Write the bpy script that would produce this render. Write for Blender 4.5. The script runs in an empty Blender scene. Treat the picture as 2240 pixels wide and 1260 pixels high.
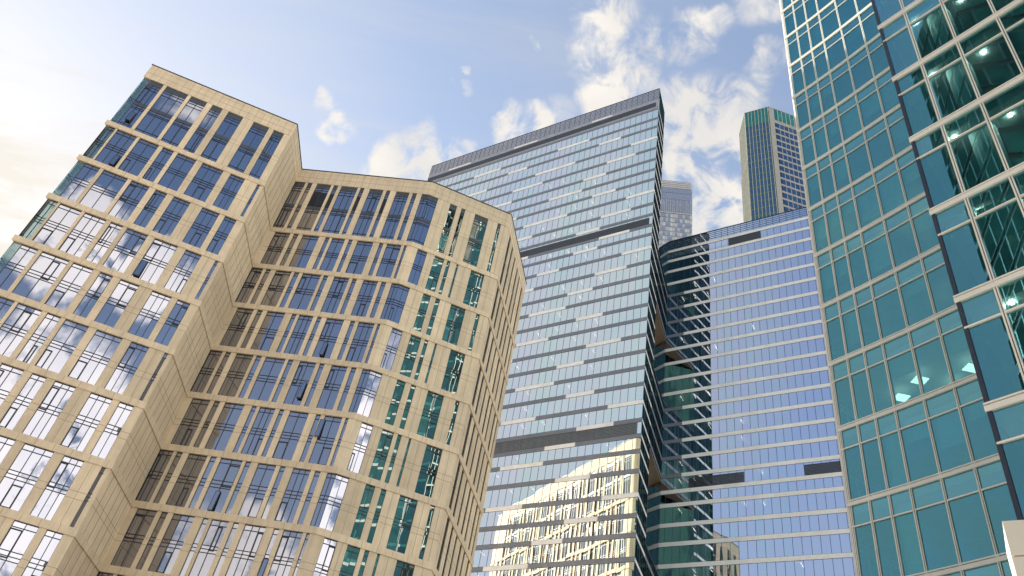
import bpy, math, random
from mathutils import Vector, Matrix
R = math.radians
rnd = random.Random(7)
scene = bpy.context.scene
col = scene.collection

# ------------------------------------------------------------------ camera
EYE = 1.7                                    # heights below are measured from the eye
cam_data = bpy.data.cameras.new('camera')
cam_data.sensor_width = 36.0
cam_data.lens = 36.0 * 1742.0 / 2240.0
cam_data.clip_start = 0.1
cam_data.clip_end = 6000
cam = bpy.data.objects.new('camera', cam_data)
col.objects.link(cam)
rot = Matrix(((0.97963522, -0.20078556, 0.0),
              (-0.13123651, -0.64030455, -0.75682697),
              (0.15195993, 0.74141435, -0.65361528)))
cam.matrix_world = Matrix.Translation((0, 0, EYE)) @ rot.to_4x4()
scene.camera = cam

# ------------------------------------------------------------------ light, sky, exposure
SUN_AZ, SUN_EL = -48.0, 25.0
scene.view_settings.view_transform = 'Standard'
scene.view_settings.look = 'None'
scene.view_settings.gamma = 1.0
scene.view_settings.exposure = 2.4
scene.render.engine = 'CYCLES'
scene.cycles.max_bounces = 8
scene.cycles.glossy_bounces = 5
scene.cycles.transparent_max_bounces = 10
scene.cycles.sample_clamp_indirect = 4.0
scene.cycles.use_denoising = True


def azel(az, el):
    a, e = R(az), R(el)
    return Vector((math.sin(a) * math.cos(e), math.cos(a) * math.cos(e), math.sin(e)))


sun_data = bpy.data.lights.new('sun', 'SUN')
sun_data.energy = 2.0
sun_data.angle = R(0.5)
sun_data.color = (1.0, 0.92, 0.82)
sun = bpy.data.objects.new('sun', sun_data)
col.objects.link(sun)
sun.rotation_euler = azel(SUN_AZ, SUN_EL).to_track_quat('Z', 'Y').to_euler()
sun.location = (-60, 40, 150)

world = bpy.data.worlds.new('World')
scene.world = world
world.use_nodes = True
wt = world.node_tree
wt.nodes.clear()


class NT:
    """small helper round a node tree"""
    def __init__(self, tree):
        self.t = tree

    def n(self, kind, **kw):
        nd = self.t.nodes.new(kind)
        for k, v in kw.items():
            setattr(nd, k, v)
        return nd

    def link(self, a, b):
        self.t.links.new(a, b)

    def put(self, sock, v):
        if isinstance(v, bpy.types.NodeSocket):
            self.link(v, sock)
        else:
            sock.default_value = v

    def math(self, op, a, b=None, c=None, clamp=False):
        nd = self.n('ShaderNodeMath', operation=op, use_clamp=clamp)
        self.put(nd.inputs[0], a)
        if b is not None:
            self.put(nd.inputs[1], b)
        if c is not None:
            self.put(nd.inputs[2], c)
        return nd.outputs[0]

    def vmath(self, op, a, b=None, s=None):
        nd = self.n('ShaderNodeVectorMath', operation=op)
        self.put(nd.inputs[0], a)
        if b is not None:
            self.put(nd.inputs[1], b)
        if s is not None:
            self.put(nd.inputs['Scale'], s)
        return nd.outputs['Value'] if op in ('DOT_PRODUCT', 'DISTANCE', 'LENGTH') else nd.outputs[0]

    def smooth(self, v, a, b, o0=0.0, o1=1.0):
        nd = self.n('ShaderNodeMapRange', interpolation_type='SMOOTHSTEP')
        self.put(nd.inputs['Value'], v)
        nd.inputs['From Min'].default_value = a
        nd.inputs['From Max'].default_value = b
        nd.inputs['To Min'].default_value = o0
        nd.inputs['To Max'].default_value = o1
        return nd.outputs['Result']

    def noise(self, vec, scale, detail=4.0, rough=0.55, dist=0.0):
        nd = self.n('ShaderNodeTexNoise')
        self.put(nd.inputs['Vector'], vec)
        nd.inputs['Scale'].default_value = scale
        nd.inputs['Detail'].default_value = detail
        nd.inputs['Roughness'].default_value = rough
        nd.inputs['Distortion'].default_value = dist
        return nd

    def mix(self, fac, a, b):
        nd = self.n('ShaderNodeMix', data_type='RGBA')
        self.put(nd.inputs['Factor'], fac)
        self.put(nd.inputs['A'], a) if False else None
        ia = [i for i in nd.inputs if i.name == 'A' and i.type == 'RGBA'][0]
        ib = [i for i in nd.inputs if i.name == 'B' and i.type == 'RGBA'][0]
        self.put(ia, a)
        self.put(ib, b)
        return [o for o in nd.outputs if o.type == 'RGBA'][0]


W = NT(wt)
sky = W.n('ShaderNodeTexSky', sky_type='NISHITA', sun_disc=False)
sky.sun_elevation = R(SUN_EL)
sky.sun_rotation = R(SUN_AZ)
sky.altitude = 100
sky.air_density = 1.0
sky.dust_density = 0.5
sky.ozone_density = 1.6
SKY_STRENGTH = 0.052
direc = W.n('ShaderNodeTexCoord').outputs['Generated']
sep = W.n('ShaderNodeSeparateXYZ')
W.link(direc, sep.inputs[0])
# the cloud deck: the view direction met with a flat layer overhead
zc = W.math('MAXIMUM', sep.outputs['Z'], 0.06)
layer = W.n('ShaderNodeCombineXYZ')
W.put(layer.inputs[0], W.math('DIVIDE', sep.outputs['X'], zc))
W.put(layer.inputs[1], W.math('DIVIDE', sep.outputs['Y'], zc))
layer.inputs[2].default_value = 0.0
warp = W.noise(direc, 16.0, 4.0, 0.6)
wv = W.vmath('SCALE', W.vmath('SUBTRACT', warp.outputs['Color'], (0.5, 0.5, 0.5)), s=0.05)
wdir = W.vmath('NORMALIZE', W.vmath('ADD', direc, wv))
fbm = W.noise(direc, 23.0, 9.0, 0.58, 0.5).outputs['Fac']
# cumulus banks: where they stand in the sky (azimuth, elevation, radius in degrees, weight)
banks = [
         (5.4, 60.6, 1.83, 0.9), (4.1, 58.7, 1.4, 0.8), (6.3, 57.3, 1.71, 1), (8.8, 56.2, 1.71, 1), (7.4, 54.9, 1.88, 1.05), (3.9, 57.5, 0.94, 0.6),
         (10.2, 58.4, 1.23, 0.6), (13.0, 58.9, 1.06, 0.75), (15.4, 59.2, 1.2, 0.8), (18.3, 59.6, 1.18, 0.8), (20.7, 60.1, 0.88, 0.7),
         (11.7, 60.2, 0.91, 0.4), (15.0, 55.1, 1.38, 0.9), (17.1, 54.2, 1.82, 1.1), (19.3, 55.0, 1.5, 0.9), (21.3, 54.6, 1.34, 0.9),
         (18.2, 52.0, 2.13, 1.2), (20.6, 52.2, 1.8, 1.1), (23.3, 54.4, 0.88, 0.6), (16.2, 50.8, 1.54, 1.1), (14.5, 53.9, 1.23, 0.9),
         (19.1, 49.4, 1.37, 0.8), (19.5, 47.5, 2.43, 1.3), (17.6, 46.3, 1.85, 1.3), (21.9, 49.9, 1.2, 0.7), (26.4, 57.4, 1.0, 0.75),
         (25.2, 56.4, 0.87, 0.6), (23.5, 55.9, 0.88, 0.45), (24.9, 60.9, 1.14, 0.5), (27.2, 60.7, 0.84, 0.6), (-3.2, 52.0, 1.29, 1),
         (-1.5, 52.5, 1.13, 0.95), (-4.3, 51.5, 0.81, 0.8), (1.7, 53.6, 1.12, 0.4), (-13.0, 47.8, 1.44, 1.1), (-12.2, 48.8, 1.12, 0.9),
         (-13.8, 46.2, 1.76, 1.2), (-10.4, 48.3, 1.29, 1.0), (-8.7, 49.0, 0.97, 0.9), (-11.5, 47.0, 1.94, 1.25), (-23.5, 48.3, 0.67, 0.8),
         (-21.5, 47.7, 0.93, 1.05), (-20.2, 47.6, 0.75, 0.95), (-23.2, 47.6, 0.55, 0.5), (-10.7, 54.8, 0.3, 0.7), (-10.0, 53.8, 0.35, 0.45),
         (-12.3, 54.0, 0.32, 0.4), (-3.5, 57.6, 0.44, 0.6),
         # behind and beside the camera, some met again in the window glass
         (-174.5, 32.5, 2.5, 1.9), (179.5, 32.8, 2.0, 1.6), (-179, 19, 6, 2.0), (169, 16, 7, 1.9), (-170, 18, 6, 1.9), (-177, 26.5, 1.8, 1.1),
         (172, 27.5, 2.0, 1.2), (-175.5, 44.5, 1.6, 0.8), (-147, 11.5, 6, 1.9), (-156, 11.5, 6.5, 1.9), (-137, 7, 7, 1.7),
         (-150, 19.5, 1.8, 1.4), (148, 18, 13, 1.7), (118, 25, 14, 1.5), (-95.4, 43.5, 2.0, 0.85), (-96, 39, 1.6, 0.7), (60, 30, 14, 1.4),
         (95, 38, 12, 1.4), (-170, 72, 9, 1.3), (120, 66, 10, 1.3),]  # the highest banks are added out of view as fill light
cover = None
for az, el, rad, wgt in banks:
    d = W.vmath('DOT_PRODUCT', wdir, tuple(azel(az, el)))
    s = W.smooth(d, math.cos(R(rad * 1.8)), math.cos(R(rad * 0.2)), 0.0, wgt)
    cover = s if cover is None else W.math('MAXIMUM', cover, s)
dens = W.math('MULTIPLY', cover, W.math('MULTIPLY_ADD', fbm, 4.6, -1.45))
cum = W.smooth(dens, 0.10, 1.15)
cum = W.math('MULTIPLY', cum, 0.97)
# high thin veil, thickest towards the sun
tosun = W.vmath('DOT_PRODUCT', direc, tuple(azel(SUN_AZ, SUN_EL)))
strk = W.n('ShaderNodeMapping')
strk.inputs['Rotation'].default_value = (0, 0, R(28))
strk.inputs['Scale'].default_value = (0.9, 3.6, 1)
W.link(layer.outputs[0], strk.inputs['Vector'])
cir = W.noise(strk.outputs[0], 1.6, 7.0, 0.6, 0.6).outputs['Fac']
near = W.math('MULTIPLY', W.smooth(tosun, 0.60, 0.965), W.smooth(sep.outputs['Z'], 0.52, 0.76, 1.0, 0.62))
hazy = W.math('MULTIPLY_ADD', W.smooth(tosun, -0.25, 0.75), 0.30, 0.0)
sidev = W.smooth(W.vmath('DOT_PRODUCT', direc, tuple(azel(-106, 36))), math.cos(R(30)), math.cos(R(9)), 0.0, 0.95)
hazy = W.math('ADD', hazy, W.smooth(sep.outputs['Z'], 0.12, 0.74, 0.75, 0.0))
hazy = W.math('MAXIMUM', hazy, W.math('MULTIPLY', sidev, W.smooth(cir, 0.15, 0.6, 0.7, 1.0)))
veil = W.math('MAXIMUM', hazy, W.math('MULTIPLY', near, W.smooth(cir, 0.2, 0.7, 0.8, 1.0)))
veil = W.math('ADD', veil, W.math('MULTIPLY', W.math('MULTIPLY', W.smooth(cir, 0.42, 0.85), 0.35), W.smooth(tosun, 0.3, 0.7)))
veil = W.math('MINIMUM', veil, 1.0)
skyc = sky.outputs['Color']
# cloud light in the sky's own units (the Background strength scales all of it)
shade = W.noise(direc, 7.0, 5.0, 0.55).outputs['Fac']
cloudc = W.mix(W.smooth(shade, 0.35, 0.65), (3.05, 2.95, 2.85, 1), (3.7, 3.5, 3.2, 1))
veilc = W.mix(near, (2.25, 2.36, 2.56, 1), (3.55, 3.36, 3.05, 1))
c1 = W.mix(veil, skyc, veilc)
cloudc = W.vmath('SCALE', cloudc, s=W.smooth(tosun, -0.55, 0.3, 3.0, 1.0))
c2 = W.mix(cum, c1, cloudc)
bg = W.n('ShaderNodeBackground')
bg.inputs['Strength'].default_value = SKY_STRENGTH
W.link(c2, bg.inputs['Color'])
wo = W.n('ShaderNodeOutputWorld')
W.link(bg.outputs[0], wo.inputs['Surface'])


# ------------------------------------------------------------------ materials
def new_mat(name):
    m = bpy.data.materials.new(name)
    m.use_nodes = True
    m.node_tree.nodes.clear()
    return m, NT(m.node_tree)


def plain(name, colr, rough=0.6, metal=0.0, var=0.12, scale=0.8, island=0.0, bump=0.0, streak=0.0):
    m, N = new_mat(name)
    p = N.n('ShaderNodeBsdfPrincipled')
    geo = N.n('ShaderNodeNewGeometry')
    nz = N.noise(geo.outputs['Position'], scale, 5.0, 0.6).outputs['Fac']
    v = N.smooth(nz, 0.25, 0.75, 1 - var, 1 + var)
    if island:
        v = N.math('MULTIPLY', v, N.math('MULTIPLY_ADD', geo.outputs['Random Per Island'], island, 1 - island / 2))
    if streak:      # rain streaks: noise drawn out along the height
        mp = N.vmath('MULTIPLY', geo.outputs['Position'], (2.2, 2.2, 0.10))
        st = N.noise(mp, 1.0, 4.0, 0.6).outputs['Fac']
        v = N.math('MULTIPLY', v, N.smooth(st, 0.2, 0.8, 1 - streak, 1 + streak * .6))
    c = N.vmath('SCALE', colr[:3], s=v)
    N.link(c, p.inputs['Base Color'])
    p.inputs['Roughness'].default_value = rough
    p.inputs['Metallic'].default_value = metal
    if bump:
        b = N.n('ShaderNodeBump')
        b.inputs['Strength'].default_value = bump
        b.inputs['Distance'].default_value = 0.02
        N.link(N.noise(geo.outputs['Position'], scale * 9, 5.0, 0.6).outputs['Fac'], b.inputs['Height'])
        N.link(b.outputs[0], p.inputs['Normal'])
    o = N.n('ShaderNodeOutputMaterial')
    N.link(p.outputs[0], o.inputs['Surface'])
    return m


def glass(name, gloss_a, gloss_b, body, fac0, fac1, wave, tint=None, freq=(0.6, 0.6, 0.16), tilt=0.004, rough=0.0):
    """facade glass: a coated mirror-like face over a dark (or see-through tinted) body, each pane a little out of true"""
    m, N = new_mat(name)
    geo = N.n('ShaderNodeNewGeometry')
    rpi = geo.outputs['Random Per Island']
    pos = N.vmath('MULTIPLY', geo.outputs['Position'], freq)
    off = N.n('ShaderNodeCombineXYZ')
    for i, k in enumerate((37.0, 61.0, 83.0)):
        N.put(off.inputs[i], N.math('MULTIPLY', rpi, k))
    nz = N.noise(N.vmath('ADD', pos, off.outputs[0]), 1.0, 1.5, 0.4).outputs['Color']
    nv = N.vmath('SCALE', N.vmath('SUBTRACT', nz, (0.5, 0.5, 0.5)), s=wave)
    wn = N.n('ShaderNodeTexWhiteNoise', noise_dimensions='1D')
    N.link(rpi, wn.inputs['W'])
    tv = N.vmath('SCALE', N.vmath('SUBTRACT', wn.outputs['Color'], (0.5, 0.5, 0.5)), s=tilt)
    nn = N.vmath('NORMALIZE', N.vmath('ADD', N.vmath('ADD', geo.outputs['Normal'], nv), tv))
    g = N.n('ShaderNodeBsdfGlossy')
    g.inputs['Roughness'].default_value = rough
    N.link(N.mix(wn.outputs['Value'], (*gloss_a, 1), (*gloss_b, 1)), g.inputs['Color'])
    N.link(nn, g.inputs['Normal'])
    d = N.n('ShaderNodeBsdfDiffuse')
    d.inputs['Color'].default_value = (*body, 1)
    under = d.outputs[0]
    if tint:
        t = N.n('ShaderNodeBsdfTransparent')
        t.inputs['Color'].default_value = (*tint, 1)
        mx = N.n('ShaderNodeMixShader')
        mx.inputs[0].default_value = 0.92
        N.link(d.outputs[0], mx.inputs[1])
        N.link(t.outputs[0], mx.inputs[2])
        under = mx.outputs[0]
    fr = N.n('ShaderNodeLayerWeight')
    fr.inputs['Blend'].default_value = 0.35
    f = N.math('MULTIPLY_ADD', fr.outputs['Fresnel'], fac1 - fac0, fac0, clamp=True)
    mx = N.n('ShaderNodeMixShader')
    N.link(f, mx.inputs[0])
    N.link(under, mx.inputs[1])
    N.link(g.outputs[0], mx.inputs[2])
    o = N.n('ShaderNodeOutputMaterial')
    N.link(mx.outputs[0], o.inputs['Surface'])
    return m


def lamp(name, colr, strength):
    m, N = new_mat(name)
    e = N.n('ShaderNodeEmission')
    e.inputs['Color'].default_value = (*colr, 1)
    e.inputs['Strength'].default_value = strength
    o = N.n('ShaderNodeOutputMaterial')
    N.link(e.outputs[0], o.inputs['Surface'])
    return m


M = dict(
    stone=plain('limestone', (0.67, 0.525, 0.355), 0.75, 0, 0.08, 0.5, island=0.22, bump=0.05, streak=0.13),
    joint=plain('stone_joint', (0.30, 0.225, 0.14), 0.9),
    frame=plain('dark_frame', (0.022, 0.022, 0.028), 0.45),
    lintel=plain('grey_lintel', (0.05, 0.055, 0.065), 0.5),
    void=plain('interior_dark', (0.05, 0.045, 0.042), 0.9),
    roof=plain('roof_felt', (0.18, 0.17, 0.16), 0.9),
    beige_glass=glass('clear_mirror_glass', (0.50, 0.505, 0.575), (0.57, 0.57, 0.62), (0.02, 0.022, 0.03), 0.68, 1.0, 0.006, tilt=0.006),
    wavy_glass=glass('wavy_dark_glass', (0.42, 0.54, 0.52), (0.52, 0.62, 0.60), (0.015, 0.022, 0.024), 0.62, 1.0, 0.011, freq=(0.55, 0.55, 0.28), tilt=0.006),
    corner_glass=glass('pale_corner_glass', (0.6, 0.8, 0.8), (0.6, 0.8, 0.8), (0.1, 0.16, 0.16), 0.22, 0.9, 0.004, tint=(0.86, 0.97, 0.95)),
    grey_band=plain('grey_spandrel', (0.17, 0.185, 0.21), 0.35, 0, 0.06, 0.3, island=0.10),
    pale_panel=plain('pale_spandrel', (0.80, 0.78, 0.74), 0.4, 0, 0.05, 0.5, island=0.10),
    pale_band=plain('pale_band', (0.76, 0.74, 0.70), 0.4, 0, 0.05, 0.5, island=0.08),
    mid_glass=glass('silver_blue_glass', (0.84, 0.99, 0.95), (0.93, 0.94, 0.99), (0.10, 0.12, 0.14), 0.91, 1.0, 0.011, tint=(0.55, 0.62, 0.66), freq=(0.7, 0.7, 0.12), tilt=0.004),
    low_glass=glass('lavender_blue_glass', (0.70, 0.83, 0.93), (0.76, 0.80, 0.97), (0.04, 0.05, 0.07), 0.80, 1.0, 0.010, tint=(0.40, 0.46, 0.52), freq=(0.8, 0.8, 0.2), tilt=0.006),
    side_glass=glass('green_reflection_glass', (0.03, 0.085, 0.065), (0.08, 0.17, 0.15), (0.008, 0.014, 0.018), 0.5, 1.0, 0.02, freq=(0.8, 0.8, 0.3), tilt=0.01),  # tint stands in for the reflection of a dark green building
    screen_glass=glass('screen_glass', (0.74, 0.72, 0.78), (0.82, 0.82, 0.84), (0.24, 0.24, 0.26), 0.55, 0.9, 0.01, tilt=0.01),
    dark_line=plain('dark_mullion', (0.02, 0.025, 0.04), 0.4),
    louvre=plain('dark_louvre', (0.04, 0.045, 0.055), 0.5),
    louvre_grey=plain('grey_louvre', (0.10, 0.11, 0.125), 0.5),
    crown_grey=plain('crown_grey', (0.30, 0.31, 0.35), 0.4),
    soffit=plain('brown_soffit', (0.22, 0.16, 0.11), 0.7),
    ceiling=plain('ceiling', (0.55, 0.53, 0.50), 0.8),
    inner=plain('inner_wall', (0.16, 0.16, 0.17), 0.85, 0, 0.35, 0.25),
    tube=lamp('tube_light', (1.0, 0.86, 0.66), 2.6),
    teal_glass=glass('teal_glass', (0.13, 0.43, 0.54), (0.34, 0.74, 0.82), (0.01, 0.07, 0.08), 0.46, 1.0, 0.008, tint=(0.40, 0.84, 0.84), tilt=0.02),
    cream_metal=plain('cream_metal', (0.86, 0.80, 0.70), 0.35, 0, 0.05, 0.6, island=0.05),
    fin=plain('dark_fin', (0.025, 0.028, 0.05), 0.3),
    teal_inner=plain('teal_inner', (0.25, 0.24, 0.22), 0.85, 0, 0.4, 0.3),
    blind=plain('blind_fabric', (0.74, 0.73, 0.68), 0.9, island=0.5),
    column=plain('plaster_column', (0.80, 0.80, 0.76), 0.8, 0, 0.05, 1.0),
    panel_light=lamp('panel_light', (1.0, 0.95, 0.72), 0.5),
    spot_light=lamp('spot_light', (1.0, 0.96, 0.85), 26.0),
    green_glass=glass('green_glass', (0.16, 0.62, 0.44), (0.26, 0.72, 0.52), (0.01, 0.06, 0.05), 0.45, 1.0, 0.01, tilt=0.02),
    navy_glass=glass('navy_glass', (0.24, 0.36, 0.48), (0.34, 0.46, 0.56), (0.01, 0.02, 0.035), 0.5, 1.0, 0.01, tilt=0.02),
    green_line=plain('green_spandrel', (0.12, 0.25, 0.11), 0.5),
    fin_pale=plain('pale_fin', (0.42, 0.44, 0.37), 0.6, 0, 0.06, 0.4),
    stone_grey=plain('grey_stone', (0.28, 0.28, 0.265), 0.8, 0, 0.08, 0.3, island=0.06),
    stone_pale=plain('pale_ribbed_stone', (0.21, 0.22, 0.185), 0.8, 0, 0.08, 0.3),
    far_glass=glass('hazy_grey_glass', (0.60, 0.63, 0.70), (0.70, 0.75, 0.80), (0.28, 0.30, 0.34), 0.40, 0.9, 0.01, tilt=0.03),  # distance haze is put into the far tower's pale colours
    far_pale=plain('far_blind', (0.40, 0.43, 0.45), 0.7, 0, 0.1, 0.5, island=0.3),
    far_grey=plain('far_grey', (0.30, 0.32, 0.37), 0.6),
    far_rib=plain('far_rib', (0.42, 0.43, 0.44), 0.6),
    white=plain('white_paint', (0.8, 0.8, 0.78), 0.5),
    cladding=plain('cream_cladding', (0.70, 0.64, 0.54), 0.45, 0, 0.04, 0.8),
    paving=plain('paving', (0.48, 0.44, 0.38), 0.85, 0, 0.15, 0.15),
    dark_glass=glass('dark_tower_glass', (0.04, 0.12, 0.10), (0.05, 0.16, 0.13), (0.006, 0.018, 0.016), 0.35, 0.9, 0.02, tilt=0.02),
)


# ------------------------------------------------------------------ mesh and object helpers
class Fr:
    """a vertical facade plane: s runs from p to q, depth points outwards"""
    def __init__(self, p, q):
        self.p = Vector((p[0], p[1]))
        v = Vector((q[0] - p[0], q[1] - p[1]))
        self.L = v.length
        self.d = v / self.L
        self.n = Vector((self.d.y, -self.d.x))

    def at(self, s, z, dep):
        a = self.p + self.d * s + self.n * dep
        return (a.x, a.y, z + EYE)


class MB:
    def __init__(self):
        self.v, self.f, self.m = [], [], []

    def face(self, pts, mat=0):
        b = len(self.v)
        self.v.extend(pts)
        self.f.append(tuple(range(b, b + len(pts))))
        self.m.append(mat)

    def hexa(self, a, mat=0, faces=None):
        b = len(self.v)
        self.v.extend(a)
        for q in ((0, 3, 2, 1), (4, 5, 6, 7), (0, 1, 5, 4), (1, 2, 6, 5), (2, 3, 7, 6), (3, 0, 4, 7)):
            self.f.append(tuple(b + i for i in q))
            self.m.append(mat)

    def box(self, fr, s0, s1, z0, z1, d0, d1, mat=0):
        # base seen from above, counter-clockwise: outer edge first
        lo = [fr.at(s0, z0, d1), fr.at(s1, z0, d1), fr.at(s1, z0, d0), fr.at(s0, z0, d0)]
        hi = [fr.at(s0, z1, d1), fr.at(s1, z1, d1), fr.at(s1, z1, d0), fr.at(s0, z1, d0)]
        self.hexa(lo + hi, mat)

    def pane(self, fr, s0, s1, z0, z1, dep, mat=0):
        self.face([fr.at(s0, z0, dep), fr.at(s1, z0, dep), fr.at(s1, z1, dep), fr.at(s0, z1, dep)], mat)

    def prism(self, pts, z0, z1, mat=0):
        """pts counter-clockwise seen from above"""
        b = len(self.v)
        n = len(pts)
        self.v.extend([(x, y, z0 + EYE) for x, y in pts] + [(x, y, z1 + EYE) for x, y in pts])
        self.f.append(tuple(b + i for i in reversed(range(n))))
        self.m.append(mat)
        self.f.append(tuple(b + n + i for i in range(n)))
        self.m.append(mat)
        for i in range(n):
            j = (i + 1) % n
            self.f.append((b + i, b + j, b + n + j, b + n + i))
            self.m.append(mat)

    def cyl(self, x, y, r, z0, z1, mat=0, n=24):
        self.prism([(x + r * math.cos(2 * math.pi * i / n), y + r * math.sin(2 * math.pi * i / n)) for i in range(n)], z0, z1, mat)

    def build(self, name, mats, parent=None, kind=None, smooth=False):
        if not self.f:
            return None
        me = bpy.data.meshes.new(name)
        o = bpy.data.objects.new(name, me)
        base = Vector((0, 0, 0))
        r = parent
        while r is not None:
            base += Vector(r.location)
            r = r.parent
        me.from_pydata([(x - base.x, y - base.y, z - base.z) for x, y, z in self.v], [], self.f)
        for mt in (mats if isinstance(mats, (list, tuple)) else [mats]):
            me.materials.append(M[mt])
        me.polygons.foreach_set('material_index', self.m)
        if smooth:
            me.polygons.foreach_set('use_smooth', [len(f) == 4 for f in self.f])
        me.update()
        col.objects.link(o)
        if parent is not None:
            o.parent = parent
        if kind:
            o['kind'] = kind
        return o


def thing(name, label, cat, x, y, group=None):
    o = bpy.data.objects.new(name, None)
    o.empty_display_size = 2.0
    o.location = (x, y, 0.0)
    o['label'] = label
    o['category'] = cat
    if group:
        o['group'] = group
    col.objects.link(o)
    return o


def inset(pts, dist):
    """move the edges of a counter-clockwise footprint inwards by dist (or outwards when negative)"""
    out = []
    n = len(pts)
    for i in range(n):
        a, b, c = Vector(pts[i - 1]), Vector(pts[i]), Vector(pts[(i + 1) % n])
        d1, d2 = (b - a).normalized(), (c - b).normalized()
        n1, n2 = Vector((d1.y, -d1.x)), Vector((d2.y, -d2.x))
        k = (n1 + n2)
        k = k / max(0.2, k.dot(n1)) if k.length > 1e-6 else n1
        out.append(tuple(b - k * dist))
    return out


# ------------------------------------------------------------------ ground
g = MB()
g.face([(-3000, -3000, 0), (3000, -3000, 0), (3000, 3000, 0), (-3000, 3000, 0)])
go = g.build('ground', 'paving')
go['kind'] = 'structure'

# ------------------------------------------------------------------ the beige stone building
A, B, C, D, E, F, G = (-56.5, 72.26), (-35.95, 77.72), (-35.88, 86.49), (-15.14, 83.57), (-2.45, 86.99), (2.2, 102.3), (-52.0, 109.1)
foot = [A, B, C, D, E, F, G]
TOP, PITCH, BAND = 90.0, 7.22, 0.78
root = thing('stone_building', 'beige stone clad building with stepped and folded front, tall dark windows and flat parapet', 'building', -28, 90)
core = MB()
coreA = (Fr(A, B).at(1.1, 0, -1.0)[:2], Fr(G, A).at(Fr(G, A).L - 2.6, 0, -0.6)[:2])
ci = inset(foot, 0.6)
core.prism([coreA[0]] + ci[1:] + [coreA[1]], -EYE + 0.004, TOP - 1.2)
core.build('core_wall', 'void', root)
rf = MB()
rf.prism(inset(foot, 0.55), TOP - 1.2, TOP - 0.7)
rf.build('roof', 'roof', root)

# window rows: bay lists measured along each face, two alternating layouts
rows = [(87.10, 77.0, 0)]
k = 0
while 76.08 - PITCH * k > 2:
    zt = 76.08 - PITCH * k
    rows.append((zt, max(zt - PITCH + BAND, -EYE + .4), 1 + k % 2))
    k += 1
even = dict(
    AB=[(0.10, 2.84), (3.27, 6.30), (6.75, 9.03), (9.80, 11.28), (12.13, 14.29), (15.82, 18.09), (18.80, 20.32)],
    CD=[(-.30, 1.65), (2.04, 2.76), (3.48, 5.74), (6.13, 6.84), (7.34, 9.94), (10.33, 10.97), (11.82, 13.95), (14.43, 15.04), (15.95, 18.0), (18.5, 19.15), (19.92, 20.94)],
    DE=[(0.0, 1.58), (3.55, 4.66), (5.40, 6.02), (7.65, 9.82), (11.42, 11.95)],
    EF=[(1.6, 2.75), (4.0, 4.9), (6.4, 7.2), (8.9, 9.8), (11.0, 11.8), (13.5, 14.4)])
odd = dict(
    AB=[(0.45, 1.36), (1.60, 4.15), (4.51, 7.05), (7.59, 9.05), (9.55, 12.07), (12.91, 15.75), (16.72, 18.70), (20.42, 21.26)],
    CD=[(0.75, 3.04), (3.54, 4.28), (4.89, 7.37), (8.31, 8.92), (9.29, 11.22), (11.76, 12.34), (13.04, 15.39), (16.29, 16.87), (17.37, 19.49), (19.9, 20.27)],
    DE=[(0.97, 2.42), (3.56, 5.00), (5.50, 5.99), (6.92, 7.22), (9.18, 11.26)],
    EF=[(1.2, 2.3), (3.3, 4.2), (5.7, 6.5), (8.0, 8.9), (10.0, 10.8), (12.5, 13.4), (14.4, 15.1)])
even_b = [(1.2 + 6.1 * i + o, 1.2 + 6.1 * i + o + w) for i in range(8) for o, w in ((0, 2.3), (3.0, 1.0), (4.6, 0.8))]
FACES = dict(AB=Fr(A, B), BC=Fr(B, C), CD=Fr(C, D), DE=Fr(D, E), EF=Fr(E, F), FG=Fr(F, G), GA=Fr(G, A))
even['FG'] = [b for b in even_b if b[1] < 53.5]
odd['FG'] = [(a + 1.3, b + 1.3) for a, b in even_b if b < 52.3]
even['GA'] = [(2 + 4.2 * i, 4.6 + 4.2 * i) for i in range(7)]
odd['GA'] = [(1 + 4.2 * i, 3.6 + 4.2 * i) for i in range(7)]

LAP = 0.11       # how far the bands stand proud of the piers
windows = []     # (size in view, face, s0, s1, z0, z1, row kind)
clad = {k: MB() for k in FACES}
for key, fr in FACES.items():
    cm = clad[key]
    # parapet zone and joints
    for r_i, (zt, zb, kind) in enumerate(rows):
        bays = ((even if kind in (0, 2) else odd).get(key)) or []
        s = 0.0
        edges = []
        for a, b in bays:
            if a - s > 0.02:
                edges.append((s, a))
            s = b
        if fr.L - s > 0.02:
            edges.append((s, fr.L))
        for a, b in edges:
            lo = 0.9 if (key == 'AB' and a < 0.02 and b < 1.0) else 0
            if lo:
                continue
            a2 = a
            if key == 'GA' and b > fr.L - .01:
                b = fr.L - 2.45
            cm.box(fr, a2, b, zb, zt, -0.5, 0.0)
            # panel joints on the pier
            zm = (zt + zb) / 2
            for zz in (zm + 0.12, zm - 0.62):
                cm.box(fr, a2 + .002, b - .002, zz, zz + 0.045, -0.1, 0.004, 1)
            if b - a2 > 1.1 and key != 'BC':
                m_ = (a2 + b) / 2
                cm.box(fr, m_ - .02, m_ + .02, zb, zt, -0.1, 0.006, 1)
        for a, b in bays:
            windows.append((key, a, b, zb, zt, kind))
    if key == 'BC':      # ribbed stone return wall: deep vertical joints
        for s_ in (1.45, 2.95, 4.45, 5.9, 7.35):
            cm.box(fr, s_ - .05, s_ + .05, -EYE + .1, 87.0, -0.1, 0.008, 1)
for key, fr in FACES.items():
    clad[key].build('stone_cladding', ['stone', 'joint'], root)

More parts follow.
